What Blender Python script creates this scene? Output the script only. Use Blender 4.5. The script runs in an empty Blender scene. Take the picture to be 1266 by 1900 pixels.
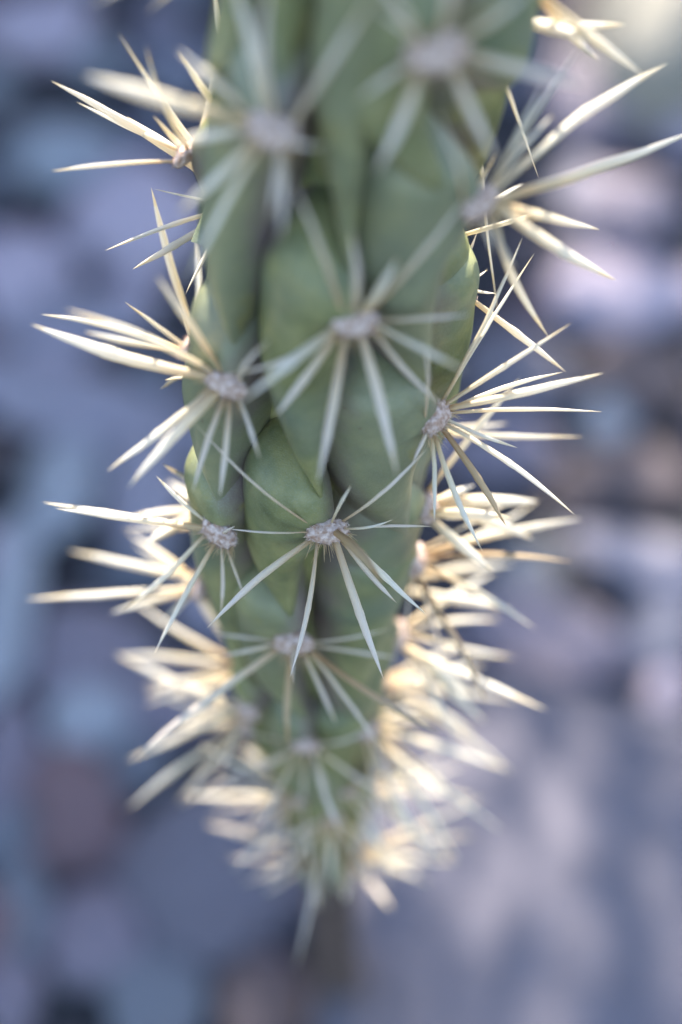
import bpy, bmesh, math, random
from mathutils import Vector, Matrix, noise

rnd = random.Random(7)
SC = bpy.context.scene
COL = SC.collection
R = math.radians
V = Vector

# ------------------------------------------------------------------ camera
GZ = 0.28                       # height of the sharp areole above the ground
PITCH = R(50)
FWD = V((0, math.cos(PITCH), -math.sin(PITCH)))
UP = V((0, math.sin(PITCH), math.cos(PITCH)))
RIGHT = V((1, 0, 0))
PXF = 3800.0                    # focal length in photo pixels
FOCUS = 0.2
CAM = V((0, 0, GZ)) - FWD * FOCUS - RIGHT * ((606 - 633) / PXF * FOCUS) + UP * ((985 - 950) / PXF * FOCUS)
cd = bpy.data.cameras.new('camera')
cam = bpy.data.objects.new('camera', cd)
COL.objects.link(cam)
cam.location = CAM
cam.rotation_euler = (R(90) - PITCH, 0, 0)
cd.sensor_fit = 'VERTICAL'
cd.sensor_height = 36
cd.sensor_width = 24
cd.lens = 72
cd.clip_start = 0.01
cd.clip_end = 500
cd.dof.use_dof = True
cd.dof.focus_distance = FOCUS
cd.dof.aperture_fstop = 8.6
SC.camera = cam

# ------------------------------------------------------------------ light
SUN_EL, SUN_AZ = R(40), R(4)   # azimuth from +Y towards +X
w = bpy.data.worlds.new('World')
SC.world = w
w.use_nodes = True
nt = w.node_tree
sky = nt.nodes.new('ShaderNodeTexSky')
sky.sky_type = 'NISHITA'
sky.sun_disc = False
sky.sun_elevation = SUN_EL
sky.sun_rotation = SUN_AZ
nt.links.new(sky.outputs[0], nt.nodes['Background'].inputs[0])
nt.nodes['Background'].inputs[1].default_value = 0.13
sd = bpy.data.lights.new('sun', 'SUN')
sd.energy = 4.6
sd.angle = R(0.53)
sd.color = (1.0, 0.93, 0.82)
sun = bpy.data.objects.new('sun', sd)
COL.objects.link(sun)
sdir = V((math.sin(SUN_AZ) * math.cos(SUN_EL), math.cos(SUN_AZ) * math.cos(SUN_EL), math.sin(SUN_EL)))
sun.rotation_euler = sdir.to_track_quat('Z', 'Y').to_euler()
sun.location = (0.4, 1.2, 1.5)
SC.view_settings.view_transform = 'Standard'
SC.view_settings.look = 'None'
SC.view_settings.exposure = 2.1
SC.view_settings.gamma = 1
SC.view_settings.use_curve_mapping = False


def ray(px, py):
    """direction of a photo pixel's ray, scaled to unit depth"""
    return FWD + RIGHT * ((px - 633) / PXF) - UP * ((py - 950) / PXF)


def at_depth(px, py, d):
    return CAM + ray(px, py) * d


def on_ground(px, py, z=0.0):
    r = ray(px, py)
    return CAM + r * ((z - CAM.z) / r.z)


def depth_of(p):
    return (p - CAM).dot(FWD)


# ------------------------------------------------------------------ nodes
def mat(name):
    m = bpy.data.materials.new(name)
    m.use_nodes = True
    return m, m.node_tree, m.node_tree.nodes['Principled BSDF']


def N(t, kind, **kw):
    n = t.nodes.new(kind)
    for k, v in kw.items():
        if k in n.inputs.keys():
            n.inputs[k].default_value = v
        else:
            setattr(n, k, v)
    return n


def ramp(t, src, stops):
    r = t.nodes.new('ShaderNodeValToRGB')
    el = r.color_ramp.elements
    while len(el) < len(stops):
        el.new(0.5)
    for e, (p, c) in zip(el, stops):
        e.position = p
        e.color = (*c, 1) if len(c) == 3 else c
    t.links.new(src, r.inputs[0])
    return r.outputs[0]


def mixc(t, f, a, b, mode='MIX'):
    m = t.nodes.new('ShaderNodeMix')
    m.data_type = 'RGBA'
    m.blend_type = mode
    for i, s in ((0, f), (6, a), (7, b)):
        if hasattr(s, 'is_linked'):
            t.links.new(s, m.inputs[i])
        else:
            m.inputs[i].default_value = s if i == 0 else (*s, 1)
    return m.outputs[2]


def skin_material():
    m, t, b = mat('cactus_skin')
    co = N(t, 'ShaderNodeTexCoord').outputs['Object']
    oi = N(t, 'ShaderNodeObjectInfo')
    n1 = N(t, 'ShaderNodeTexNoise', Scale=170.0, Detail=4.0, Roughness=0.6)
    t.links.new(co, n1.inputs['Vector'])
    base = ramp(t, n1.outputs[0], [(0.30, (0.085, 0.098, 0.034)), (0.48, (0.178, 0.185, 0.064)), (0.64, (0.290, 0.275, 0.102))])
    # waxy bluish bloom in big patches
    n2 = N(t, 'ShaderNodeTexNoise', Scale=75.0, Detail=2.0)
    t.links.new(co, n2.inputs['Vector'])
    f2 = ramp(t, n2.outputs[0], [(0.50, (0, 0, 0)), (0.68, (0.75, 0.75, 0.75))])
    c = mixc(t, f2, base, (0.130, 0.165, 0.115))
    # some tubercles are paler and greyer than others
    fr = ramp(t, oi.outputs['Random'], [(0.2, (0, 0, 0)), (0.9, (0.55, 0.55, 0.55))])
    c = mixc(t, fr, c, (0.235, 0.232, 0.155))
    # purple blush towards the rim of each tubercle (uv.x = across, 0..1)
    uv = N(t, 'ShaderNodeUVMap')
    sp = N(t, 'ShaderNodeSeparateXYZ')
    t.links.new(uv.outputs[0], sp.inputs[0])
    n3 = N(t, 'ShaderNodeTexNoise', Scale=120.0, Detail=3.0)
    t.links.new(co, n3.inputs['Vector'])
    add = N(t, 'ShaderNodeMath', operation='MULTIPLY')
    t.links.new(sp.outputs[0], add.inputs[0])
    t.links.new(n3.outputs[0], add.inputs[1])
    f3 = ramp(t, add.outputs[0], [(0.30, (0, 0, 0)), (0.55, (0.8, 0.8, 0.8))])
    c = mixc(t, f3, c, (0.190, 0.130, 0.140))
    # few yellowish scars
    n5 = N(t, 'ShaderNodeTexNoise', Scale=260.0, Detail=2.0)
    t.links.new(co, n5.inputs['Vector'])
    f5 = ramp(t, n5.outputs[0], [(0.66, (0, 0, 0)), (0.74, (0.7, 0.7, 0.7))])
    c = mixc(t, f5, c, (0.24, 0.21, 0.07))
    n6 = N(t, 'ShaderNodeTexNoise', Scale=900.0, Detail=3.0)
    t.links.new(co, n6.inputs['Vector'])
    f6 = ramp(t, n6.outputs[0], [(0.72, (0, 0, 0)), (0.76, (0.8, 0.8, 0.8))])
    c = mixc(t, f6, c, (0.16, 0.10, 0.06))
    # pale stomata: fine stipple
    vo = N(t, 'ShaderNodeTexVoronoi', Scale=6500.0)
    t.links.new(co, vo.inputs['Vector'])
    fs = ramp(t, vo.outputs['Distance'], [(0.15, (0.4, 0.4, 0.4)), (0.40, (0, 0, 0))])
    c = mixc(t, fs, c, (0.27, 0.31, 0.23))
    t.links.new(c, b.inputs['Base Color'])
    b.inputs['Roughness'].default_value = 0.42
    b.inputs['Subsurface Weight'].default_value = 0.12
    b.inputs['Subsurface Radius'].default_value = (0.6, 1.0, 0.35)
    b.inputs['Subsurface Scale'].default_value = 0.0015
    n4 = N(t, 'ShaderNodeTexNoise', Scale=700.0, Detail=5.0)
    t.links.new(co, n4.inputs['Vector'])
    bp = N(t, 'ShaderNodeBump', Strength=0.25, Distance=0.0004)
    t.links.new(n4.outputs[0], bp.inputs['Height'])
    bp2 = N(t, 'ShaderNodeBump', Strength=0.35, Distance=0.00006)
    t.links.new(vo.outputs['Distance'], bp2.inputs['Height'])
    t.links.new(bp.outputs[0], bp2.inputs['Normal'])
    t.links.new(bp2.outputs[0], b.inputs['Normal'])
    return m


def spine_material(name, tip, mid, base, trans=0.36):
    m, t, b = mat(name)
    uv = N(t, 'ShaderNodeUVMap')
    sp = N(t, 'ShaderNodeSeparateXYZ')
    t.links.new(uv.outputs[0], sp.inputs[0])
    co = N(t, 'ShaderNodeTexCoord').outputs['Object']
    oi = N(t, 'ShaderNodeObjectInfo')
    # base -> tip along the spine, shifted a little from spine to spine
    ad = N(t, 'ShaderNodeMath', operation='MULTIPLY_ADD')
    t.links.new(oi.outputs['Random'], ad.inputs[0])
    ad.inputs[1].default_value = 0.24
    t.links.new(sp.outputs[0], ad.inputs[2])
    c = ramp(t, ad.outputs[0], [(0.0, base), (0.16, base), (0.42, mid), (0.75, tip), (0.99, tip), (1.16, mid)])
    # lengthwise fibres of the papery sheath
    mp = N(t, 'ShaderNodeMapping')
    mp.inputs['Scale'].default_value = (3.0, 14.0, 1.0)
    t.links.new(uv.outputs[0], mp.inputs['Vector'])
    n1 = N(t, 'ShaderNodeTexNoise', Scale=3.0, Detail=4.0)
    n1.noise_dimensions = '4D'
    t.links.new(mp.outputs[0], n1.inputs['Vector'])
    t.links.new(oi.outputs['Random'], n1.inputs['W'])
    f = ramp(t, n1.outputs[0], [(0.35, (0.35, 0.35, 0.35)), (0.65, (0, 0, 0))])
    c = mixc(t, f, c, base)
    t.links.new(c, b.inputs['Base Color'])
    b.inputs['Roughness'].default_value = 0.38
    bp = N(t, 'ShaderNodeBump', Strength=0.4, Distance=0.0001)
    t.links.new(n1.outputs[0], bp.inputs['Height'])
    t.links.new(bp.outputs[0], b.inputs['Normal'])
    tr = N(t, 'ShaderNodeBsdfTranslucent')
    t.links.new(c, tr.inputs['Color'])
    mx = N(t, 'ShaderNodeMixShader')
    mx.inputs[0].default_value = trans
    t.links.new(b.outputs[0], mx.inputs[1])
    t.links.new(tr.outputs[0], mx.inputs[2])
    t.links.new(mx.outputs[0], t.nodes['Material Output'].inputs[0])
    return m


def stone_material(name, c1, c2, c3, scale=30.0, rough=0.85):
    m, t, b = mat(name)
    co = N(t, 'ShaderNodeTexCoord').outputs['Object']
    oi = N(t, 'ShaderNodeObjectInfo')
    n1 = N(t, 'ShaderNodeTexNoise', Scale=scale, Detail=8.0, Roughness=0.65)
    n1.noise_dimensions = '4D'
    t.links.new(co, n1.inputs['Vector'])
    t.links.new(oi.outputs['Random'], n1.inputs['W'])
    c = ramp(t, n1.outputs[0], [(0.32, c1), (0.5, c2), (0.7, c3)])
    n2 = N(t, 'ShaderNodeTexNoise', Scale=scale * 14, Detail=3.0)
    t.links.new(co, n2.inputs['Vector'])
    f = ramp(t, n2.outputs[0], [(0.55, (0, 0, 0)), (0.7, (0.5, 0.5, 0.5))])
    c = mixc(t, f, c, c1)
    t.links.new(c, b.inputs['Base Color'])
    b.inputs['Roughness'].default_value = rough
    bp = N(t, 'ShaderNodeBump', Strength=0.5, Distance=0.002)
    t.links.new(n2.outputs[0], bp.inputs['Height'])
    t.links.new(bp.outputs[0], b.inputs['Normal'])
    return m


SKIN = skin_material()
SPINE = spine_material('spine_cream', (0.90, 0.86, 0.76), (0.88, 0.79, 0.60), (0.74, 0.55, 0.30))
SPINE_PALE = spine_material('spine_pale', (0.86, 0.78, 0.69), (0.82, 0.71, 0.54), (0.68, 0.50, 0.30))
SPINE_BROWN = spine_material('spine_brown', (0.62, 0.48, 0.30), (0.55, 0.38, 0.20), (0.42, 0.24, 0.10), 0.3)


def plain(name, c1, c2, scale, rough=0.9):
    m, t, b = mat(name)
    co = N(t, 'ShaderNodeTexCoord').outputs['Object']
    n1 = N(t, 'ShaderNodeTexNoise', Scale=scale, Detail=5.0)
    t.links.new(co, n1.inputs['Vector'])
    c = ramp(t, n1.outputs[0], [(0.35, c1), (0.65, c2)])
    t.links.new(c, b.inputs['Base Color'])
    b.inputs['Roughness'].default_value = rough
    bp = N(t, 'ShaderNodeBump', Strength=0.6, Distance=1.0 / scale * 0.3)
    t.links.new(n1.outputs[0], bp.inputs['Height'])
    t.links.new(bp.outputs[0], b.inputs['Normal'])
    return m


WOOL = plain('areole_wool', (0.36, 0.22, 0.15), (0.68, 0.55, 0.48), 1900.0)
WOOD = plain('woody_stem', (0.045, 0.030, 0.028), (0.13, 0.09, 0.075), 300.0)

S_BLUE = stone_material('stone_blue', (0.085, 0.086, 0.112), (0.163, 0.162, 0.205), (0.267, 0.256, 0.307))
S_LAV = stone_material('stone_lavender', (0.280, 0.230, 0.268), (0.458, 0.376, 0.432), (0.617, 0.510, 0.569))
S_TEAL = stone_material('stone_teal', (0.192, 0.199, 0.217), (0.341, 0.348, 0.374), (0.479, 0.482, 0.511))
S_BROWN = stone_material('stone_brown', (0.054, 0.040, 0.044), (0.101, 0.076, 0.080), (0.158, 0.123, 0.125))
S_RED = stone_material('stone_maroon', (0.050, 0.034, 0.043), (0.088, 0.063, 0.078), (0.120, 0.095, 0.110))
S_PALE = stone_material('stone_pale', (0.22, 0.195, 0.155), (0.31, 0.28, 0.225), (0.38, 0.35, 0.29))
S_SLATE = stone_material('stone_slate', (0.097, 0.090, 0.111), (0.140, 0.128, 0.155), (0.192, 0.172, 0.199), 14.0)
S_SLATEL = stone_material('stone_pale_slate', (0.182, 0.169, 0.203), (0.277, 0.252, 0.295), (0.365, 0.330, 0.373), 14.0)
S_LAV_DIM = stone_material('stone_lavender_dimmed', (0.111, 0.094, 0.116), (0.206, 0.174, 0.211), (0.301, 0.254, 0.296))  # darkened copy of the lavender stone; dimmer light put into the colour
S_TEAL_DIM = stone_material('stone_teal_dimmed', (0.087, 0.094, 0.111), (0.165, 0.173, 0.198), (0.248, 0.252, 0.280))  # darkened copy of the teal stone, with the dimming of light painted in
S_REDD = stone_material('stone_dark_maroon', (0.105, 0.064, 0.071), (0.177, 0.112, 0.120), (0.250, 0.170, 0.172))
SOIL = stone_material('soil', (0.011, 0.012, 0.016), (0.022, 0.022, 0.027), (0.038, 0.038, 0.043), 22.0)


# ------------------------------------------------------------------ objects
def link(name, me, m, parent=None, smooth=True):
    o = bpy.data.objects.new(name, me)
    COL.objects.link(o)
    if m is not None and not me.materials:
        me.materials.append(m)
    if parent is not None:
        o.parent = parent
        o.matrix_parent_inverse = Matrix.Identity(4)
    return o


def mesh(name, verts, faces, uvs=None, smooth=True):
    me = bpy.data.meshes.new(name)
    me.from_pydata([tuple(v) for v in verts], [], faces)
    if uvs is not None:
        lay = me.uv_layers.new(name='UVMap')
        for lp in me.loops:
            lay.data[lp.index].uv = uvs[lp.vertex_index]
    if smooth:
        me.polygons.foreach_set('use_smooth', [True] * len(me.polygons))
    me.update()
    return me


def tag(o, label, cat, group=None, kind=None):
    if label:
        o['label'] = label
    if cat:
        o['category'] = cat
    if group:
        o['group'] = group
    if kind:
        o['kind'] = kind
    return o


# ------------------------------------------------------------------ ground
def fbm(x, y, z=0.0):
    return noise.fractal(V((x, y, z)), 1.0, 2.0, 4)


xs, ys = [], []
for i in range(-20, 21):
    xs.append(math.copysign(0.5 * (abs(i) / 20) + 45 * (abs(i) / 20) ** 7, i))
for i in range(-20, 21):
    ys.append(0.25 + math.copysign(0.5 * (abs(i) / 20) + 45 * (abs(i) / 20) ** 7, i))
gv = [V((x, y, 0.004 * fbm(x * 12, y * 12) if abs(x) < 2 and abs(y) < 2 else 0.3 * fbm(x * .1, y * .1) - 0.2)) for y in ys for x in xs]
gf = [(j * 41 + i, j * 41 + i + 1, (j + 1) * 41 + i + 1, (j + 1) * 41 + i) for j in range(40) for i in range(40)]
ground = link('ground', mesh('ground', gv, gf), SOIL)
ground['kind'] = 'structure'


def rock_mesh(name, seed, sub=4, rough=0.35, flat=1.0, facets=9):
    r = random.Random(seed)
    bm = bmesh.new()
    bmesh.ops.create_icosphere(bm, subdivisions=sub, radius=1.0)
    planes = []
    for _ in range(facets):
        d = V((r.gauss(0, 1), r.gauss(0, 1), r.gauss(0, .8))).normalized()
        planes.append((d, r.uniform(0.62, 0.9)))
    off = V((r.uniform(-50, 50), r.uniform(-50, 50), r.uniform(-50, 50)))
    for v in bm.verts:
        p = v.co.copy()
        for d, k in planes:
            e = p.dot(d) - k
            if e > 0:
                p -= d * e * 0.85
        p *= 1 + rough * 0.35 * noise.fractal(p * 1.3 + off, 1.0, 2.0, 4) + rough * 0.06 * noise.noise(p * 9 + off)
        p.z *= flat
        v.co = p
    me = bpy.data.meshes.new(name)
    bm.to_mesh(me)
    bm.free()
    me.polygons.foreach_set('use_smooth', [True] * len(me.polygons))
    me.update()
    return me


# stones one can tell apart through the blur: pixel centre, size in pixels, turn, material, flatness, label
STONES = [
    (120, 285, 190, 120, 0, S_TEAL, 0.6, 'small pale teal stone left of the upper spines'),
    (240, 400, 270, 200, 25, S_LAV, 0.6, 'large lavender stone left of the stem, below the pale teal one'),
    (40, 500, 190, 150, 0, S_LAV, 0.5, 'lavender grey stone at the left edge, a quarter of the way down'),
    (60, 40, 230, 150, 10, S_LAV, 0.5, 'mauve stone in the top left corner'),
    (330, 120, 170, 130, 0, S_BLUE, 0.5, 'dark blue stone behind the topmost left spines'),
    (120, 590, 300, 100, 0, S_SLATEL, 0.45, 'flat grey stone just above the long bluish slab on the left'),
    (130, 745, 520, 120, -18, S_SLATEL, 0.35, 'long bluish slab slanting behind the left spines'),
    (110, 890, 130, 190, 0, S_TEAL, 0.5, 'dull teal stone below the long bluish slab'),
    (270, 900, 150, 200, 0, S_SLATEL, 0.4, 'blue stone close to the stem under the left spine fan'),
    (15, 1130, 110, 330, 0, S_TEAL, 0.6, 'tall bright blue stone cut by the left edge'),
    (150, 1210, 210, 150, 10, S_LAV_DIM, 0.5, 'grey lavender stone under the lower left spines'),
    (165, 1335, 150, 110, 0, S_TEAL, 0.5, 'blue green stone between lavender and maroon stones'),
    (310, 1300, 190, 110, -10, S_LAV_DIM, 0.5, 'lavender stone nearest the tapering stem base'),
    (20, 1400, 110, 190, 0, S_LAV_DIM, 0.5, 'pale lavender stone at the left edge above the maroon one'),
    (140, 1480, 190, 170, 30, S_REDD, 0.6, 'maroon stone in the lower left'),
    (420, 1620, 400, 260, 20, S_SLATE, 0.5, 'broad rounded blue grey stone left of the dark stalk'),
    (30, 1700, 120, 150, 0, S_TEAL_DIM, 0.6, 'light blue stone near the bottom left edge'),
    (170, 1730, 180, 150, 40, S_LAV_DIM, 0.5, 'lavender stone between the two light blue stones, lower left'),
    (280, 1850, 200, 140, 0, S_TEAL_DIM, 0.5, 'light blue stone touching the bottom edge'),
    (20, 1850, 130, 120, 0, S_LAV_DIM, 0.6, 'pale lavender stone in the bottom left corner'),
    (480, 1860, 190, 130, 0, S_BROWN, 0.4, 'grey brown stone at the bottom, left of the stalk'),
    (1150, 400, 240, 140, 15, S_LAV_DIM, 0.55, 'mauve grey stone right of the upper right spines'),
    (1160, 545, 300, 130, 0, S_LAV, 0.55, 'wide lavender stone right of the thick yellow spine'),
    (1110, 180, 220, 190, 0, S_LAV_DIM, 0.5, 'grey mauve stone below the pale rock, upper right'),
    (960, 690, 220, 160, 20, S_SLATE, 0.5, 'blue grey stone behind the right hand spine fan'),
    (935, 830, 190, 120, -20, S_LAV_DIM, 0.45, 'lilac stone beside the right edge of the stem'),
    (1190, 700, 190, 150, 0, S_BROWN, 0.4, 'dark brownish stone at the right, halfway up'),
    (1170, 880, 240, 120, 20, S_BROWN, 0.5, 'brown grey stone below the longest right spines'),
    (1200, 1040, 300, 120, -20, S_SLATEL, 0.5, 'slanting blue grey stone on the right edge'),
    (1020, 1200, 330, 150, -22, S_LAV_DIM, 0.5, 'bright lavender stone above the flat slate slab'),
    (1220, 1180, 170, 130, 0, S_BLUE, 0.4, 'dark blue stone above the slate slab at the right edge'),
]
for i, (px, py, wpx, hpx, turn, m, flat, label) in enumerate(STONES):
    p = on_ground(px, py, 0.006)
    d = depth_of(p)
    me = rock_mesh('stone', 100 + i, 4, 0.4)
    me.materials.append(m)
    o = link('stone', me, m)
    sx = wpx / PXF * d * 0.56
    sy = hpx / PXF * d * 0.56 / 0.72
    o.scale = (sx, sy, min(sx, sy) * flat * 0.9)
    o.rotation_euler = (rnd.uniform(-.1, .1), rnd.uniform(-.1, .1), R(turn))
    o.location = p + V((0, 0, -0.001))
    tag(o, label, 'stone', 'stones lying under the cactus')

# the broad flat slab in the lower right, in dappled sun
p = on_ground(1000, 1690, 0.008)
me = rock_mesh('slab', 61, 5, 0.3, 1.0, 6)
slab = link('flat_rock', me, S_SLATE)
slab.location = p
slab.scale = (0.066, 0.064, 0.020)
slab.rotation_euler = (0, 0, R(-12))
tag(slab, 'broad flat blue slate rock with streaks of sunlight, lower right', 'rock')

# pale sunlit rock in the top right corner
p = on_ground(1235, 90, 0.015)
pale = link('pale_rock', rock_mesh('pale_rock', 77, 4, 0.4), S_PALE)
pale.location = p
pale.scale = (0.034, 0.036, 0.024)
tag(pale, 'pale sunlit rock in the top right corner', 'rock')

# medium stones filling the gaps
fill = [rock_mesh('stone', 300 + k, 3, 0.5) for k in range(9)]
fm = [S_BLUE, S_BROWN, S_LAV, S_BROWN, S_TEAL_DIM, S_SLATEL, S_LAV_DIM, S_REDD, S_TEAL]
for me, m in zip(fill, fm):
    me.materials.append(m)
for j in range(21):
    for i in range(15):
        x = -0.19 + i * 0.027 + rnd.uniform(-.009, .009)
        y = 0.02 + j * 0.027 + rnd.uniform(-.009, .009)
        if (x - slab.location.x) ** 2 + (y - slab.location.y) ** 2 < 0.058 ** 2:
            continue
        if rnd.random() < 0.15:
            continue
        o = bpy.data.objects.new('stone', rnd.choice(fill))
        COL.objects.link(o)
        s = rnd.uniform(0.007, 0.0125)
        o.scale = (s * rnd.uniform(.9, 1.4), s * rnd.uniform(.8, 1.2), s * rnd.uniform(.5, .8))
        o.rotation_euler = (rnd.uniform(-.2, .2), rnd.uniform(-.2, .2), rnd.uniform(0, 6.3))
        o.location = (x, y, 0.001)
        tone = {'stone_blue': 'dark blue', 'stone_lavender_dimmed': 'lavender', 'stone_lavender': 'pale lavender', 'stone_pale_slate': 'slate grey', 'stone_teal_dimmed': 'blue green', 'stone_teal': 'pale blue green', 'stone_brown': 'grey brown', 'stone_dark_maroon': 'maroon', 'stone_slate': 'slate grey'}[o.data.materials[0].name]
        side = 'left of the cactus' if x < -0.005 else 'right of the cactus'
        tag(o, 'small %s stone among larger ones %s' % (tone, side), 'stone', 'small %s stones %s' % (tone, side))

# gravel: too many and too blurred to count
gvv, gff = [], []
for k in range(2600):
    x, y = rnd.uniform(-.3, .3), rnd.uniform(-0.1, .75)
    s = rnd.uniform(0.0015, 0.005)
    rot = Matrix.Rotation(rnd.uniform(0, 6.3), 3, 'Z') @ Matrix.Rotation(rnd.uniform(0, 6.3), 3, 'X')
    b0 = len(gvv)
    for q in ((1, 0, 0), (-1, 0, 0), (0, 1, 0), (0, -1, 0), (0, 0, 1), (0, 0, -1)):
        gvv.append(rot @ (V(q) * s * rnd.uniform(.7, 1.2)) + V((x, y, 0.002)))
    for a, b_, c in ((0, 2, 4), (2, 1, 4), (1, 3, 4), (3, 0, 4), (2, 0, 5), (1, 2, 5), (3, 1, 5), (0, 3, 5)):
        gff.append((b0 + a, b0 + b_, b0 + c))
gravel = link('gravel', mesh('gravel', gvv, gff, smooth=False), S_BROWN)
tag(gravel, 'fine dark gravel between the stones', 'gravel', kind='stuff')

# ------------------------------------------------------------------ unseen rock and bush added beyond the frame to shade the ground
me = rock_mesh('shade_boulder', 5, 6, 0.3, 1.0, 5)
for v in me.vertices:
    p = V((v.co.x * 1.05 - 0.62, v.co.y * 0.42 + 1.20, v.co.z * 1.45))
    top = 1.02 + 0.012 * noise.noise(V((p.x * 6, p.y * 6, 1)))
    if p.z > top - 0.1:
        e = (p.z - top + 0.1) / 0.1
        p.z = top - 0.1 + 0.1 * (1 - math.exp(-e))
    e = p.x - 0.125
    if e > 0:
        p.x = 0.125 + e * 0.12
    v.co = p
bo = link('shade_boulder', me, S_BROWN)
tag(bo, 'unseen brown rock added behind the cactus to shade the stony ground', 'shade_boulder')

# unseen bush added beside it: gaps shaped to streak the slab with sun
bush = bpy.data.objects.new('shade_bush', None)
COL.objects.link(bush)
bush.location = (0.30, 0.98, 0)
bush.empty_display_size = 0.1
tag(bush, 'unseen grey green desert bush added to dapple the slab with sun', 'bush')
m_leaf = plain('bush_leaf', (0.05, 0.075, 0.035), (0.09, 0.12, 0.06), 60.0)


def tube(vs, fs, pts, rads, mc=6):
    b0 = len(vs)
    for i, (p, r_) in enumerate(zip(pts, rads)):
        d = (pts[min(i + 1, len(pts) - 1)] - pts[max(i - 1, 0)]).normalized()
        x = d.orthogonal().normalized()
        y = d.cross(x)
        for k in range(mc):
            a = k / mc * 2 * math.pi
            vs.append(p + x * math.cos(a) * r_ + y * math.sin(a) * r_)
    for i in range(len(pts) - 1):
        for k in range(mc):
            fs.append((b0 + i * mc + k, b0 + i * mc + (k + 1) % mc, b0 + (i + 1) * mc + (k + 1) % mc, b0 + (i + 1) * mc + k))


br = random.Random(4)
for q in range(14):
    vs, fs = [], []
    p = V((br.uniform(-.04, .04), br.uniform(-.04, .04), -0.01))
    lean = V((br.uniform(-.25, .25), br.uniform(-.12, .12), 1)).normalized()
    pts = [p.copy()]
    for i in range(9):
        lean = (lean + V((br.gauss(0, .13), br.gauss(0, .08), .05))).normalized()
        p = p + lean * 0.125
        pts.append(p.copy())
    tube(vs, fs, pts, [0.010 * (1 - i / 11) for i in range(10)])
    for i in range(3, 10):
        d = V((br.gauss(0, 1), br.gauss(0, .5), .5)).normalized()
        tube(vs, fs, [pts[i], pts[i] + d * .07, pts[i] + d * .13 + V((0, 0, .02))], [.004, .003, .001], 5)
    link('branch', mesh('branch', vs, fs), WOOD, bush)
vs, fs = [], []
for q in range(15000):
    x, y, z = br.uniform(-.27, .30), br.uniform(-.03, .03), br.uniform(0.02, 1.08)
    if x < -0.1 and z > 0.93:
        continue
    if -0.19 < x < -0.05 and 0.37 < z < 0.56:  # opening cut so that sun reaches the pale rock
        continue
    if noise.noise(V((x * 26 + 3, y * 3, z * 15 + 5))) > (0.20 if z > 0.62 else 0.40):
        continue
    c = V((x, y, z))
    a = V((br.gauss(0, 1), br.gauss(0, 1), br.gauss(0, 1))).normalized()
    b_ = a.orthogonal().normalized()
    l, w_ = br.uniform(.008, .014), br.uniform(.004, .007)
    b0 = len(vs)
    vs += [c - a * l, c + b_ * w_, c + a * l, c - b_ * w_]
    fs.append((b0, b0 + 1, b0 + 2, b0 + 3))
fol = link('foliage', mesh('foliage', vs, fs, smooth=False), m_leaf, bush)
fol['kind'] = 'stuff'

# ------------------------------------------------------------------ the cactus
AX = [(-0.30, 0.006, 0.0050), (-0.14, 0.002, 0.0046), (-0.10, 0.0005, 0.0046), (-0.085, 0.0, 0.0052), (-0.07, -0.0005, 0.0066), (-0.05, -0.0020, 0.0090),
      (-0.03, -0.0028, 0.0117), (-0.012, -0.0026, 0.0136), (0.0, -0.0025, 0.0150), (0.03, 0.0002, 0.0160), (0.05, 0.0034, 0.0155),
      (0.065, 0.0076, 0.0142), (0.085, 0.0120, 0.0120), (0.100, 0.0150, 0.006)]
R0 = 0.0146


def prof(s):
    if s <= AX[0][0]:
        return AX[0][1], AX[0][2]
    for (a, x0, r0), (b, x1, r1) in zip(AX, AX[1:]):
        if s <= b:
            f = (s - a) / (b - a)
            f = f * f * (3 - 2 * f) * 0.4 + f * 0.6
            return x0 + (x1 - x0) * f, r0 + (r1 - r0) * f
    return AX[-1][1], AX[-1][2]


def axis(s):
    return V((prof(s)[0], R0, GZ + s))


def stem_point(th, s, r):
    """th from the camera side (-Y) towards +X, radians"""
    return axis(s) + V((math.sin(th), -math.cos(th), 0)) * r


def on_stem(px, py, push=0.0):
    r = ray(px, py)
    best = None
    t = 0.10
    while t < 0.34:
        q = CAM + r * t
        s = q.z - GZ
        a = axis(s)
        d = math.hypot(q.x - a.x, q.y - a.y) - prof(s)[1]
        if d <= 0:
            best = (0, q, s)
            break
        if best is None or d < best[0]:
            best = (d, q, s)
        t += 0.0003
    q, s = best[1], best[2]
    a = axis(s)
    return math.atan2(q.x - a.x, -(q.y - a.y)), s


cactus = bpy.data.objects.new('cholla_cactus', None)
cactus.empty_display_size = 0.01
COL.objects.link(cactus)
cactus.location = (on_ground(632, 1800).x, on_ground(632, 1800).y, 0)
tag(cactus, 'green spiny cholla cactus stem seen from above with long cream spines', 'cactus')
CO = cactus.location.copy()

# core of the stem, green above, brown and woody below
vs, fs, us = [], [], []
nseg = 90
for i in range(nseg + 1):
    s = -0.088 + (0.100 + 0.088) * i / nseg
    x, r = prof(s)
    rc = r * (0.42 if s < 0.08 else 0.42 * math.sqrt(max(0, 1 - ((s - .08) / .0201) ** 2)))
    for k in range(28):
        th = k / 28 * 2 * math.pi
        vs.append(stem_point(th, s, rc * (1 + 0.05 * noise.noise(V((math.sin(th) * 2, math.cos(th) * 2, s * 90))))) - CO)
        us.append((0, 0))
for i in range(nseg):
    for k in range(28):
        fs.append((i * 28 + k, i * 28 + (k + 1) % 28, (i + 1) * 28 + (k + 1) % 28, (i + 1) * 28 + k))
core = link('stem', mesh('stem', vs, fs, us), SKIN, cactus)

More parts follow.
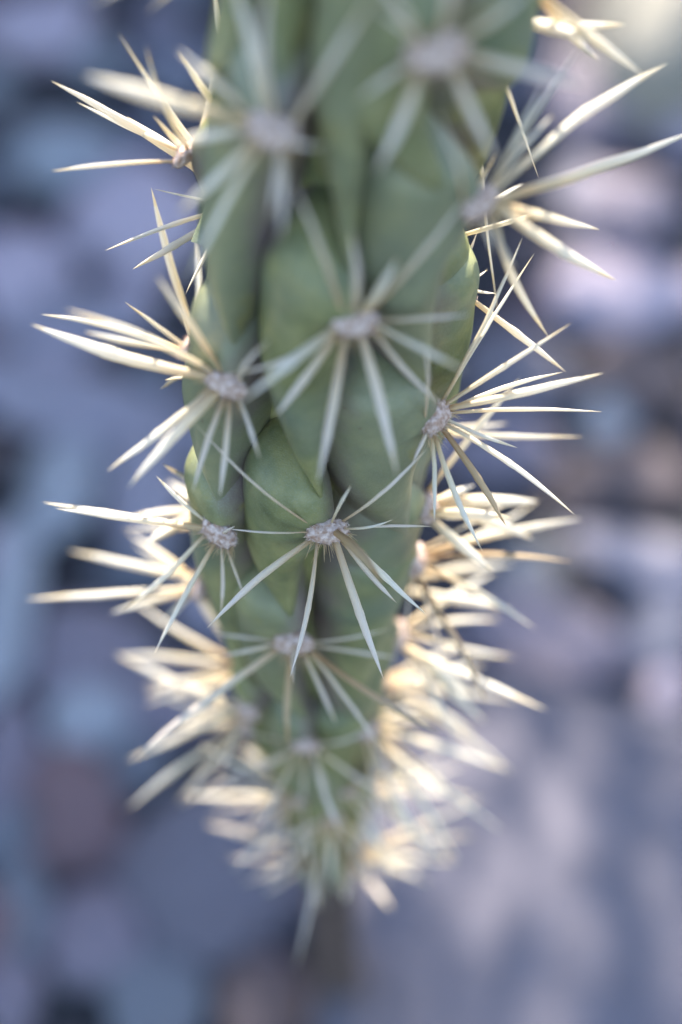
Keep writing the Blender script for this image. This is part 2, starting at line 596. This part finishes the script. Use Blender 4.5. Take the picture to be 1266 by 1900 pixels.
vs, fs = [], []
foot = on_ground(632, 1800)
for i in range(41):
    f = i / 40
    s = -GZ - 0.004 + (GZ + .004 - 0.080) * f
    g = 1 - f
    sh = V((foot.x, foot.y, 0)) * (g ** 1.25)
    ctr = V((prof(-0.08)[0], R0, GZ + s)) * 1.0
    ctr = V((ctr.x * (1 - g ** 1.25) + sh.x, ctr.y * (1 - g ** 1.25) + sh.y, ctr.z))
    for k in range(20):
        th = k / 20 * 2 * math.pi
        rr = (0.0030 + 0.0025 * g) * (1 + 0.18 * noise.noise(V((math.sin(th) * 1.5, math.cos(th) * 1.5, s * 120))))
        vs.append(ctr + V((math.sin(th), -math.cos(th), 0)) * rr - CO)
for i in range(40):
    for k in range(20):
        fs.append((i * 20 + k, i * 20 + (k + 1) % 20, (i + 1) * 20 + (k + 1) % 20, (i + 1) * 20 + k))
stalk = link('stalk', mesh('stalk', vs, fs), WOOD, cactus)

N_SP = [0]
OFF = 0.0050                    # the lumps bulge to the left of their areoles


def make_tubercle(th, s, th2, s2, Wd=0.0060, off=None, bulge=0.0, top=0.0080, rim=1.0, seed=0):
    """teardrop lump: areole near its rounded top, tapering down to (th2, s2)"""
    R_ = prof(s)[1]
    L = max(0.008, s - s2)
    off = OFF if off is None else off
    k_sz = min(1.0, R_ / 0.0125)
    Wd = Wd * k_sz
    top = top * k_sz
    n, mcol = 34, 26
    rr = random.Random(seed)
    ph = V((rr.uniform(-9, 9), rr.uniform(-9, 9), rr.uniform(-9, 9)))
    vs, us, fs = [], [], []
    for i in range(n + 1):
        u = i / n
        # more rows near the rounded top
        a = top - (top + L) * (1 - math.cos(u * math.pi * 0.5) if u < 0 else u ** 1.25)
        ss = s + a
        if a > 0:
            e = a / top
            wd = Wd * max(0.0, 1 - e ** 2.8) ** 0.55
            hg = max(0.0, 1 - e ** 2.8) ** 0.6
        else:
            e = min(1.0, -a / L)
            wd = Wd * max(0.0, 1 - e ** 1.35) ** 0.95
            hg = (1 - 0.14 * e ** 2)
        f = max(0, -a / L)
        fc = min(1, f)
        thc = th + (th2 - th) * fc ** 1.1 - off * k_sz / prof(ss)[1] * (1 - max(0.0, (fc - 0.25) / 0.75) ** 1.5)
        Rs = prof(ss)[1]
        core_r = Rs * 0.32
        H = Rs - core_r + bulge
        for j in range(mcol + 1):
            v = j / mcol * 2 - 1
            vv = math.sin(v * math.pi / 2)
            mk = 0.68 * math.exp(-(a / 0.0055) ** 2)      # the ridge swings over to the areole
            tt = (vv - mk) / (1 + mk) if vv < mk else (vv - mk) / (1 - mk)
            prf = max(0.0, 1 - abs(tt) ** 2.6) ** 0.5
            # blade-like keel below the areole
            hgt = H * hg * prf
            dis = 0.0005 * noise.noise(ph + V((vv * 1.3, a * 160, 0)))
            r = core_r - 0.0004 + hgt + dis * prf
            ang = thc + vv * wd * (1.0 if vv > 0 else 1.0 - 0.38 * vv * max(0.0, 1 - f)) / (core_r + (Rs - core_r) * 0.78)
            vs.append(stem_point(ang, ss, r) - CO)
            us.append((abs(vv), u))
    w1 = mcol + 1
    for i in range(n):
        for j in range(mcol):
            fs.append((i * w1 + j, i * w1 + j + 1, (i + 1) * w1 + j + 1, (i + 1) * w1 + j))
    return link('tubercle', mesh('tubercle', vs, fs, us), SKIN, cactus)


def make_areole(parent, th, s, seed=0, size=1.0, tuft=False):
    rr = random.Random(seed + 999)
    R_ = prof(s)[1]
    k = size * min(1.0, R_ / 0.0125)
    c = stem_point(th, s, R_ - 0.0003)
    outw = (V((math.sin(th), -math.cos(th), 0)) + V((0, 0, 0.55))).normalized()
    tang = V((math.cos(th), math.sin(th), 0))
    upv = outw.cross(tang) * -1
    vs, fs = [], []
    bm = bmesh.new()
    bmesh.ops.create_icosphere(bm, subdivisions=4, radius=1.0)
    for v in bm.verts:
        p = v.co * (1 + 0.16 * noise.noise(v.co * 3 + V((seed, 0, 0))) + 0.08 * noise.noise(v.co * 11))
        v.co = c - CO + tang * p.x * 0.0021 * k + upv * p.y * 0.00125 * k * size ** 0.6 + outw * p.z * 0.0008 * k
    bm.verts.ensure_lookup_table()
    base = [(v.co.copy(), v.co.copy() - (c - CO)) for v in bm.verts]
    bmesh.ops.recalc_face_normals(bm, faces=bm.faces)
    # wool: short curled hairs
    for q in range(420):
        p0, dr = rr.choice(base)
        if dr.dot(outw) < -0.0001:
            continue
        d = (dr.normalized() + V((rr.gauss(0, .5), rr.gauss(0, .5), rr.gauss(0, .5)))).normalized()
        side = d.cross(V((rr.gauss(0, 1), rr.gauss(0, 1), rr.gauss(0, 1)))).normalized() * 0.000035
        ln = rr.uniform(0.0002, 0.0006) * k
        m1 = p0 + d * ln * .6 + side * 3
        a = bm.verts.new(p0 - side)
        b_ = bm.verts.new(p0 + side)
        c1 = bm.verts.new(m1 + side * .8)
        c2 = bm.verts.new(m1 - side * .8)
        e = bm.verts.new(p0 + d * ln)
        bm.faces.new((a, b_, c1, c2))
        bm.faces.new((c2, c1, e))
    me = bpy.data.meshes.new('areole')
    bm.to_mesh(me)
    bm.free()
    me.polygons.foreach_set('use_smooth', [True] * len(me.polygons))
    me.update()
    o = link('areole', me, WOOL, parent)
    if not tuft:
        return c, outw, tang, upv
    vs, fs = [], []
    for q in range(46):
        an = rr.uniform(0.1, math.pi - 0.1)
        b0 = c - CO + tang * math.cos(an) * 0.0019 * k + upv * (math.sin(an) * 0.0011 + 0.0002) * k
        d = (outw * rr.uniform(.2, 1) + upv * rr.uniform(0, 1.0) + tang * math.cos(an) * rr.uniform(.2, 1)).normalized()
        tube(vs, fs, [b0, b0 + d * rr.uniform(.0008, .0022) * k], [0.00005, 0.000012], 3)
    g = link('glochids', mesh('glochids', vs, fs), SPINE, parent)
    g['kind'] = 'stuff'
    return c, outw, tang, upv


def make_spine(parent, p0, p1, width, m, bend=0.0, seed=0, bow=None):
    """flattened papery-sheathed spine from p0 to p1, width in metres"""
    rr = random.Random(seed * 13 + 5)
    d = p1 - p0
    L = d.length
    z = d.normalized()
    x = z.cross(V((rr.gauss(0, 1), rr.gauss(0, 1), rr.gauss(0, 1)))).normalized()
    y = z.cross(x)
    bx = (x * rr.uniform(-1, 1) + y * rr.uniform(-1, 1)) * L * (bend + 0.012)
    if bow is not None:
        bx = bx + bow
    n, mc = 20, 8
    peak = rr.uniform(0.38, 0.62)
    bs = rr.uniform(0.60, 0.82)
    flat = rr.uniform(0.55, 0.8)
    vs, us, fs = [], [], []
    ring = rr.uniform(0.45, 0.8) if rr.random() < .45 else -9
    tw = rr.uniform(-.8, .8)
    kink = rr.uniform(-9, 9)
    for i in range(n + 1):
        u = i / n
        uu = u ** 0.9
        if uu < peak:
            f = uu / peak
            wd = bs + (1 - bs) * (f * f * (3 - 2 * f))
        else:
            f = (uu - peak) / (1 - peak)
            wd = max(0.0, 1 - f ** 1.9) * 0.985 + 0.015
        wd *= 1 + 0.05 * noise.noise(V((kink, uu * 9, 0)))
        if abs(uu - ring) < 0.03:
            wd *= 1.13
        c = p0 + z * L * uu + bx * math.sin(uu * math.pi) + x * L * 0.006 * noise.noise(V((kink, uu * 5, 3)))
        for k in range(mc):
            a = k / mc * 2 * math.pi + tw * uu
            rad = width * 0.54 * wd
            vs.append(c + x * math.cos(a) * rad + y * math.sin(a) * rad * flat - CO)
            us.append((uu, abs(k / mc * 2 - 1)))
    for i in range(n):
        for k in range(mc):
            fs.append((i * mc + k, i * mc + (k + 1) % mc, (i + 1) * mc + (k + 1) % mc, (i + 1) * mc + k))
    fs.append(tuple(range(mc))[::-1])
    N_SP[0] += 1
    return link('spine', mesh('spine', vs, fs, us), m, parent)


C_, P_, B_ = SPINE, SPINE_PALE, SPINE_BROWN
# Every areole: key -> where it sits.  ('px', x, y) = seen there in the photo, or ('th', degrees, s_mm) on the far side.
# next: where its tubercle tapers to.  spines: (tip x, tip y, depth change in mm, width mm, material)
AREOLES = {
    'X': dict(at=('th', 2, 73), to='D', spines=[]),
    'A': dict(at=('px', 812, 95), to=('th', 52, 36), spines=[
        (700, -40, -2, .7, P_), (665, 185, 0, .65, P_), (695, 325, 2, 1.0, P_), (925, 310, 4, 1.0, P_), (1090, 160, 2, .95, P_),
        (990, -30, 0, .8, P_), (830, -90, -3, .8, P_), (700, 15, 0, .5, P_)]),
    'B': dict(at=('px', 503, 245), to='E', spines=[
        (505, -60, 0, .8, P_), (700, -20, -2, .75, P_), (605, 272, 4, .5, P_), (330, 92, 2, .75, C_), (158, 140, -2, 1.15, C_),
        (322, 262, 5, .9, C_), (330, 395, 3, .85, C_), (348, 520, 3, 1.0, C_), (500, 405, -3, .55, P_), (520, 445, -4, .6, P_),
        (425, -60, -6, 1.2, C_)]),
    'C': dict(at=('px', 893, 380), to='F', spines=[
        (1240, 118, 190, .9, C_), (1300, 240, 193, 1.15, C_), (1113, 426, 195, .85, C_), (1144, 520, 193, 1.15, C_), (1018, 625, 195, .8, C_),
        (1075, 88, 5, .55, C_), (1028, 212, 6, .4, C_), (1008, 150, 3, .3, C_), (915, 470, 2, .4, P_), (800, 190, 0, .5, P_), (960, 500, 6, .4, P_)]),
    'D': dict(at=('px', 660, 600), to='G', spines=[
        (537, 325, 2, .62, P_), (652, 425, 2, .62, P_), (738, 480, -8, .8, C_), (868, 365, 2, .62, P_), (875, 583, 2, .5, P_),
        (868, 690, -6, .8, C_), (825, 755, 8, .62, P_), (738, 885, 2, 1.0, P_), (590, 897, 3, .95, P_), (512, 772, 3, .8, P_),
        (448, 745, -6, .8, C_), (480, 715, -6, .7, C_), (418, 697, 8, .5, P_)]),
    'E': dict(at=('px', 418, 715), to='H', spines=[
        (58, 602, 2, 1.05, C_), (122, 574, -10, .95, C_), (290, 512, -12, .75, C_), (238, 905, -4, 1.0, C_), (199, 874, 0, .8, C_),
        (357, 914, 1, .55, P_), (408, 922, 1, .6, P_), (482, 852, -2, .45, P_), (502, 628, -5, .5, P_)]),
    'F': dict(at=('px', 815, 778), to='I', spines=[
        (1060, 600, -5, .65, C_), (1120, 692, -4, .95, C_), (1118, 764, 2, .6, C_), (960, 831, 3, .4, C_), (1066, 955, 1, .7, C_),
        (895, 1022, 1, .6, C_), (970, 440, 0, .38, C_), (992, 470, 3, .5, C_), (940, 976, 5, .65, B_), (806, 968, 1, .45, C_), (785, 618, -6, .4, P_), (765, 860, -3, .4, P_),
        (1045, 690, 6, .6, C_)]),
    'G': dict(at=('px', 608, 988), to='J', spines=[
        (384, 1166, 0, .82, P_), (538, 1258, 0, .82, P_), (712, 1260, 0, .9, P_), (792, 1142, 0, .68, C_), (736, 1119, 2, .5, P_),
        (416, 980, 1, .28, P_), (802, 977, 1, .28, P_), (362, 786, -2, .38, P_), (792, 833, -2, .42, P_), (652, 900, -8, .42, C_),
        (712, 1086, -14, .85, B_), (730, 964, 3, .30, C_)]),
    'H': dict(at=('px', 405, 992), to=('th', -42, -38), spines=[
        (80, 932, 4, .95, C_), (104, 944, 0, .75, C_), (290, 883, -1, .42, C_), (437, 976, -1, .35, P_), (225, 1135, 8, .6, C_),
        (286, 1214, 1, .62, C_), (410, 1140, 5, .5, P_), (455, 1112, 4, .3, P_)]),
    'I': dict(at=('px', 780, 1040), to=('th', 48, -46), spines=[
        (1062, 1042, 0, .65, B_), (1080, 962, 6, .95, C_), (995, 1167, 6, .75, C_), (906, 1308, 3, .6, B_), (705, 1172, 4, .4, P_),
        (748, 1205, 5, .4, P_), (672, 1062, 2, .3, P_), (830, 1230, 8, .4, P_), (962, 922, 0, .3, C_), (1000, 925, 16, .8, C_)]),
    'J': dict(at=('px', 545, 1195), to=('th', -2, -42), spines=[
        (238, 1415, 6, .85, P_), (405, 1218, 3, .55, P_), (392, 1175, 4, .35, P_), (728, 1165, 3, .4, P_), (818, 1362, -2, .75, B_),
        (625, 1345, 6, .6, P_), (535, 1390, 6, .75, B_), (712, 1400, 7, .5, P_), (742, 1222, 6, .4, P_), (545, 1270, -10, .4, P_)]),
    'K': dict(at=('th', -3, -46), to=('th', 2, -66), spines=[
        (480, 1540, 0, 1.0, P_), (640, 1560, 0, 1.0, P_), (720, 1480, 4, .8, P_), (470, 1430, 6, .9, P_), (610, 1470, 4, .7, P_), (400, 1350, 4, .4, P_), (700, 1340, 4, .5, P_), (560, 1500, 6, .7, P_), (330, 1500, 6, .5, P_)]),
    'L': dict(at=('th', -46, -42), to=('th', -40, -64), spines=[
        (235, 1410, 10, 1.2, C_), (290, 1255, 12, .9, C_), (330, 1275, 12, .8, C_), (350, 1330, 4, .7, C_), (300, 1360, 9, 1.0, C_), (400, 1450, 8, .8, P_)]),
    'M': dict(at=('th', -84, -26), to=('th', -80, -50), spines=[
        (48, 1112, 2, 1.2, C_), (128, 1022, 10, 1.3, C_), (238, 990, 12, 1.3, C_), (205, 1138, 0, 1.1, C_), (250, 1010, 16, 1.0, C_), (300, 1160, 6, 1., C_),
        (330, 1090, 10, 1., C_)]),
    'N': dict(at=('th', -66, -50), to=('th', -60, -72), spines=[
        (236, 1502, 6, 1.35, C_), (330, 1490, 9, 1.2, C_), (215, 1215, 8, 1.3, C_), (290, 1290, 6, 1.2, C_), (330, 1345, 10, 1.0, C_)]),
    'O': dict(at=('th', 50, -48), to=('th', 46, -68), spines=[
        (832, 1480, 2, 1.1, C_), (800, 1590, 6, 1.2, C_), (930, 1540, 12, 1.4, C_), (700, 1560, 2, .9, P_), (850, 1600, 10, 1.4, C_),
        (740, 1500, 2, .7, P_), (950, 1430, 12, 1.5, C_)]),
    'P': dict(at=('th', 80, -34), to=('th', 76, -58), spines=[
        (1014, 1318, -4, 1.2, C_), (955, 1220, 8, 1.3, C_), (930, 1150, 8, 1.4, C_), (900, 1340, 8, 1.6, C_), (880, 1290, 4, 1.4, C_),
        (850, 1380, 4, 1.4, C_), (920, 1060, 10, 1.3, C_)]),
    'Q': dict(at=('th', 10, -66), to=('th', 8, -84), spines=[
        (490, 1640, 6, 1.1, P_), (430, 1600, 8, 1.0, P_), (618, 1655, 4, 1.1, C_), (700, 1650, 8, 1.2, P_), (548, 1800, -4, .9, P_), (650, 1660, 8, 1.0, B_),
        (540, 1560, 2, .8, P_), (760, 1600, 8, 1.2, C_)]),
    'S': dict(at=('th', -50, -66), to=('th', -45, -84), spines=[
        (440, 1550, 8, 1.2, P_), (385, 1520, 8, 1.2, P_), (430, 1480, 4, .9, C_), (520, 1600, 6, .9, P_), (480, 1580, 10, 1., P_)]),
    'T': dict(at=('th', 64, -66), to=('th', 58, -84), spines=[
        (840, 1600, 6, 1.3, C_), (880, 1480, 8, 1.3, C_), (720, 1650, 6, 1.1, P_), (790, 1560, 6, 1.2, C_), (760, 1480, 2, 1.1, C_), (860, 1420, 8, 1.2, C_)]),
    # behind the outline, right
    'U': dict(at=('th', 106, 15), off=0.001, bulge=0.0016, to=('th', 100, -12), spines=[
        (857, 488, 201, .4, C_), (886, 430, 199, .3, P_), (1050, 690, 205, .7, C_), (922, 545, 201, .3, C_), (905, 500, 204, .35, C_)]),
    'W': dict(at=('far', 815, 945), to=('th', 106, -32), spines=[
        (1000, 930, 222, 1.3, C_), (880, 900, 218, 1.0, C_), (990, 1000, 224, 1.2, C_), (915, 1060, 216, 1.1, C_), (965, 700, 210, .6, C_), (870, 960, 216, 1., C_), (950, 960, 208, 1.1, C_)]),
    'Y': dict(at=('th', 140, 44), to=('th', 112, 20), spines=[
        (925, 590, 208, .5, C_), (1000, 330, 200, .5, C_)]),
    'Z': dict(at=('far', 985, -40), to=('th', 100, 40), spines=[(1112, 112, 187, .75, C_), (1196, 140, 184, 1.1, C_), (1100, -60, 180, .9, C_)]),
    # behind the outline, left
    'a': dict(at=('far', 470, 370), to=('th', -118, 8), spines=[
        (95, 150, 194, .85, C_), (220, 62, 186, .7, C_), (236, 216, 199, .75, C_), (284, 350, 200, .3, C_), (195, 465, 198, .7, C_), (246, 500, 200, .7, C_), (285, 215, 190, .8, C_), (345, 545, 200, .5, C_)]),
    'b': dict(at=('far', 440, 235), to=('th', -115, 36), spines=[
        (395, -30, 190, .6, C_), (425, 85, 193, .4, C_), (330, 95, 188, .6, C_)]),
    'j': dict(at=('th', -40, 74), to='B', spines=[(275, 22, 172, .8, C_), (250, -60, 170, .8, C_)]),
    'c': dict(at=('far', 400, 660), to=('th', -116, -18), spines=[
        (232, 560, 202, .4, C_), (338, 583, 201, .35, C_), (298, 722, 206, .5, C_), (325, 690, 203, .3, C_), (306, 705, 203, .35, C_)]),
    'k': dict(at=('far', 400, 930), to=('th', -110, -40), spines=[
        (300, 860, 208, .5, C_), (320, 905, 212, .7, C_), (270, 1010, 222, 1.0, C_), (240, 960, 224, 1.0, C_)]),
    # low on the stem, out of focus
    'h': dict(at=('th', -30, -80), to=('th', -26, -92), spines=[
        (380, 1530, 258, 1.5, P_), (450, 1640, 262, 1.6, P_), (590, 1690, 256, 1.5, P_),
        (420, 1590, 256, 1.0, P_), (490, 1660, 258, 1.1, P_), (545, 1640, 252, 1.0, P_)]),
    'i': dict(at=('th', 40, -80), to=('th', 36, -92), spines=[
        (800, 1640, 262, 1.2, C_), (730, 1690, 262, 1.3, P_), (670, 1640, 250, 1.4, P_), (880, 1550, 266, 1.1, C_), (900, 1480, 262, 1.2, C_),
        (845, 1600, 262, 1.3, C_), (705, 1670, 258, 1.2, P_), (640, 1675, 254, 1.2, C_), (760, 1600, 252, 1.1, C_)]),
    'd': dict(at=('th', 30, -60), to=('th', 28, -80), spines=[
        (690, 1500, 240, .9, P_), (760, 1440, 240, 1.0, C_), (720, 1600, 246, 1.1, C_), (820, 1400, 244, 1.3, C_)]),
    'e': dict(at=('th', -24, -62), to=('th', -20, -82), spines=[
        (460, 1520, 240, .8, P_), (400, 1440, 242, 1.1, P_), (430, 1620, 246, 1.1, P_), (580, 1620, 240, .9, P_), (370, 1380, 244, 1.2, C_)]),
    'f': dict(at=('th', 100, -48), to=('th', 96, -70), spines=[
        (960, 1300, 255, 1.4, C_), (900, 1230, 255, 1.4, C_), (945, 1430, 258, 1.5, C_), (880, 1360, 250, 1.6, C_), (860, 1200, 250, 1.3, C_), (800, 1260, 245, 1.3, C_)]),
    'g': dict(at=('th', -105, -46), to=('th', -100, -70), spines=[
        (215, 1215, 248, 1.2, C_), (240, 1110, 245, 1.3, C_), (270, 1290, 250, 1.2, C_), (350, 1080, 250, 1.3, C_), (330, 1220, 244, 1.2, C_)]),
}


def surface_depth(px, py):
    r = ray(px, py)
    t = 0.10
    while t < 0.34:
        q = CAM + r * t
        a_ = axis(q.z - GZ)
        if math.hypot(q.x - a_.x, q.y - a_.y) <= prof(q.z - GZ)[1]:
            return t
        t += 0.0005
    return None


def on_stem_far(px, py):
    r = ray(px, py)
    t = 0.32
    while t > 0.12:
        q = CAM + r * t
        a = axis(q.z - GZ)
        if math.hypot(q.x - a.x, q.y - a.y) <= prof(q.z - GZ)[1]:
            return math.atan2(q.x - a.x, -(q.y - a.y)), q.z - GZ
        t -= 0.0003
    return on_stem(px, py)


def place(spec):
    if isinstance(spec, str):
        return POS[spec]
    if spec[0] == 'px':
        return on_stem(spec[1], spec[2])
    if spec[0] == 'far':
        return on_stem_far(spec[1], spec[2])
    return R(spec[1]), spec[2] / 1000


POS = {}
for key, a in AREOLES.items():
    POS[key] = place(a['at'])

n_t = 0
for key, a in AREOLES.items():
    n_t += 1
    th, s = POS[key]
    th2, s2 = place(a['to'])
    if isinstance(a['to'], str):
        s2 += 0.0020
    tb = make_tubercle(th, s, th2, s2, seed=n_t, off=a.get('off'), bulge=a.get('bulge', 0.0))
    c, outw, tang, upv = make_areole(tb, th, s, n_t, tuft=a['at'][0] == 'px', size={'A': 1.2, 'B': 1.15, 'X': 1.2}.get(key, 1.0))
    d0 = depth_of(c)
    rr = random.Random(n_t * 3)
    for q, (tx, ty, dd, wd, m) in enumerate(a['spines']):
        tip = at_depth(tx, ty, dd / 1000 if dd > 100 else d0 + dd / 1000)
        bow = None
        if abs(math.degrees(th)) < 62 and a['at'][0] != 'far':
            ds = surface_depth(tx, ty)          # spines lie in the open air, not inside the stem
            if ds and depth_of(tip) > ds - 0.0025:
                tip = at_depth(tx, ty, ds - 0.0045)
                bow = outw * 0.0013
        if s < -0.024:
            wd *= 0.62
        side = (tip - c)
        k = min(1.0, prof(s)[1] / 0.0125)
        # each spine leaves the cushion on the side it points to
        sx = max(-1, min(1, side.dot(tang) / 0.008))
        sy = max(-1, min(1, side.dot(upv) / 0.010))
        p0 = c + tang * sx * 0.0015 * k + upv * sy * 0.0008 * k - outw * 0.0001
        make_spine(tb, p0, tip, wd / 1000, m, bend=0.02, seed=n_t * 40 + q, bow=bow)

# the far side of the stem: same kind of tubercles, not aimed at anything
far = []
for col, th0 in enumerate((122, 178, -128)):
    for j in range(6):
        far.append((th0 + rnd.uniform(-5, 5), 70 - j * 26 - col * 8))
far += [(-48, 66), (30, 92), (-30, 90), (100, 80), (-100, 82), (160, 92), (-150, 94)]
for th0, smm in far:
    n_t += 1
    th, s = R(th0), smm / 1000
    tb = make_tubercle(th, s, th, s - 0.026, seed=n_t)
    c, outw, tang, upv = make_areole(tb, th, s, n_t)
    rr = random.Random(n_t * 7)
    for q in range(4):
        a = (q + rr.uniform(-.3, .3)) / 4 * 2 * math.pi
        d = (tang * math.sin(a) + upv * math.cos(a) * 0.9 + outw * rr.uniform(.35, 1.1)).normalized()
        if smm > 50 and d.z > 0.3 and abs(th0) < 100:
            continue
        p0 = c + tang * math.sin(a) * .0013 + upv * math.cos(a) * .0008
        make_spine(tb, p0, c + d * rr.uniform(.009, .019), rr.uniform(.5, 1.0) / 1000, C_, 0.02, n_t * 40 + q)
print('spines', N_SP[0])
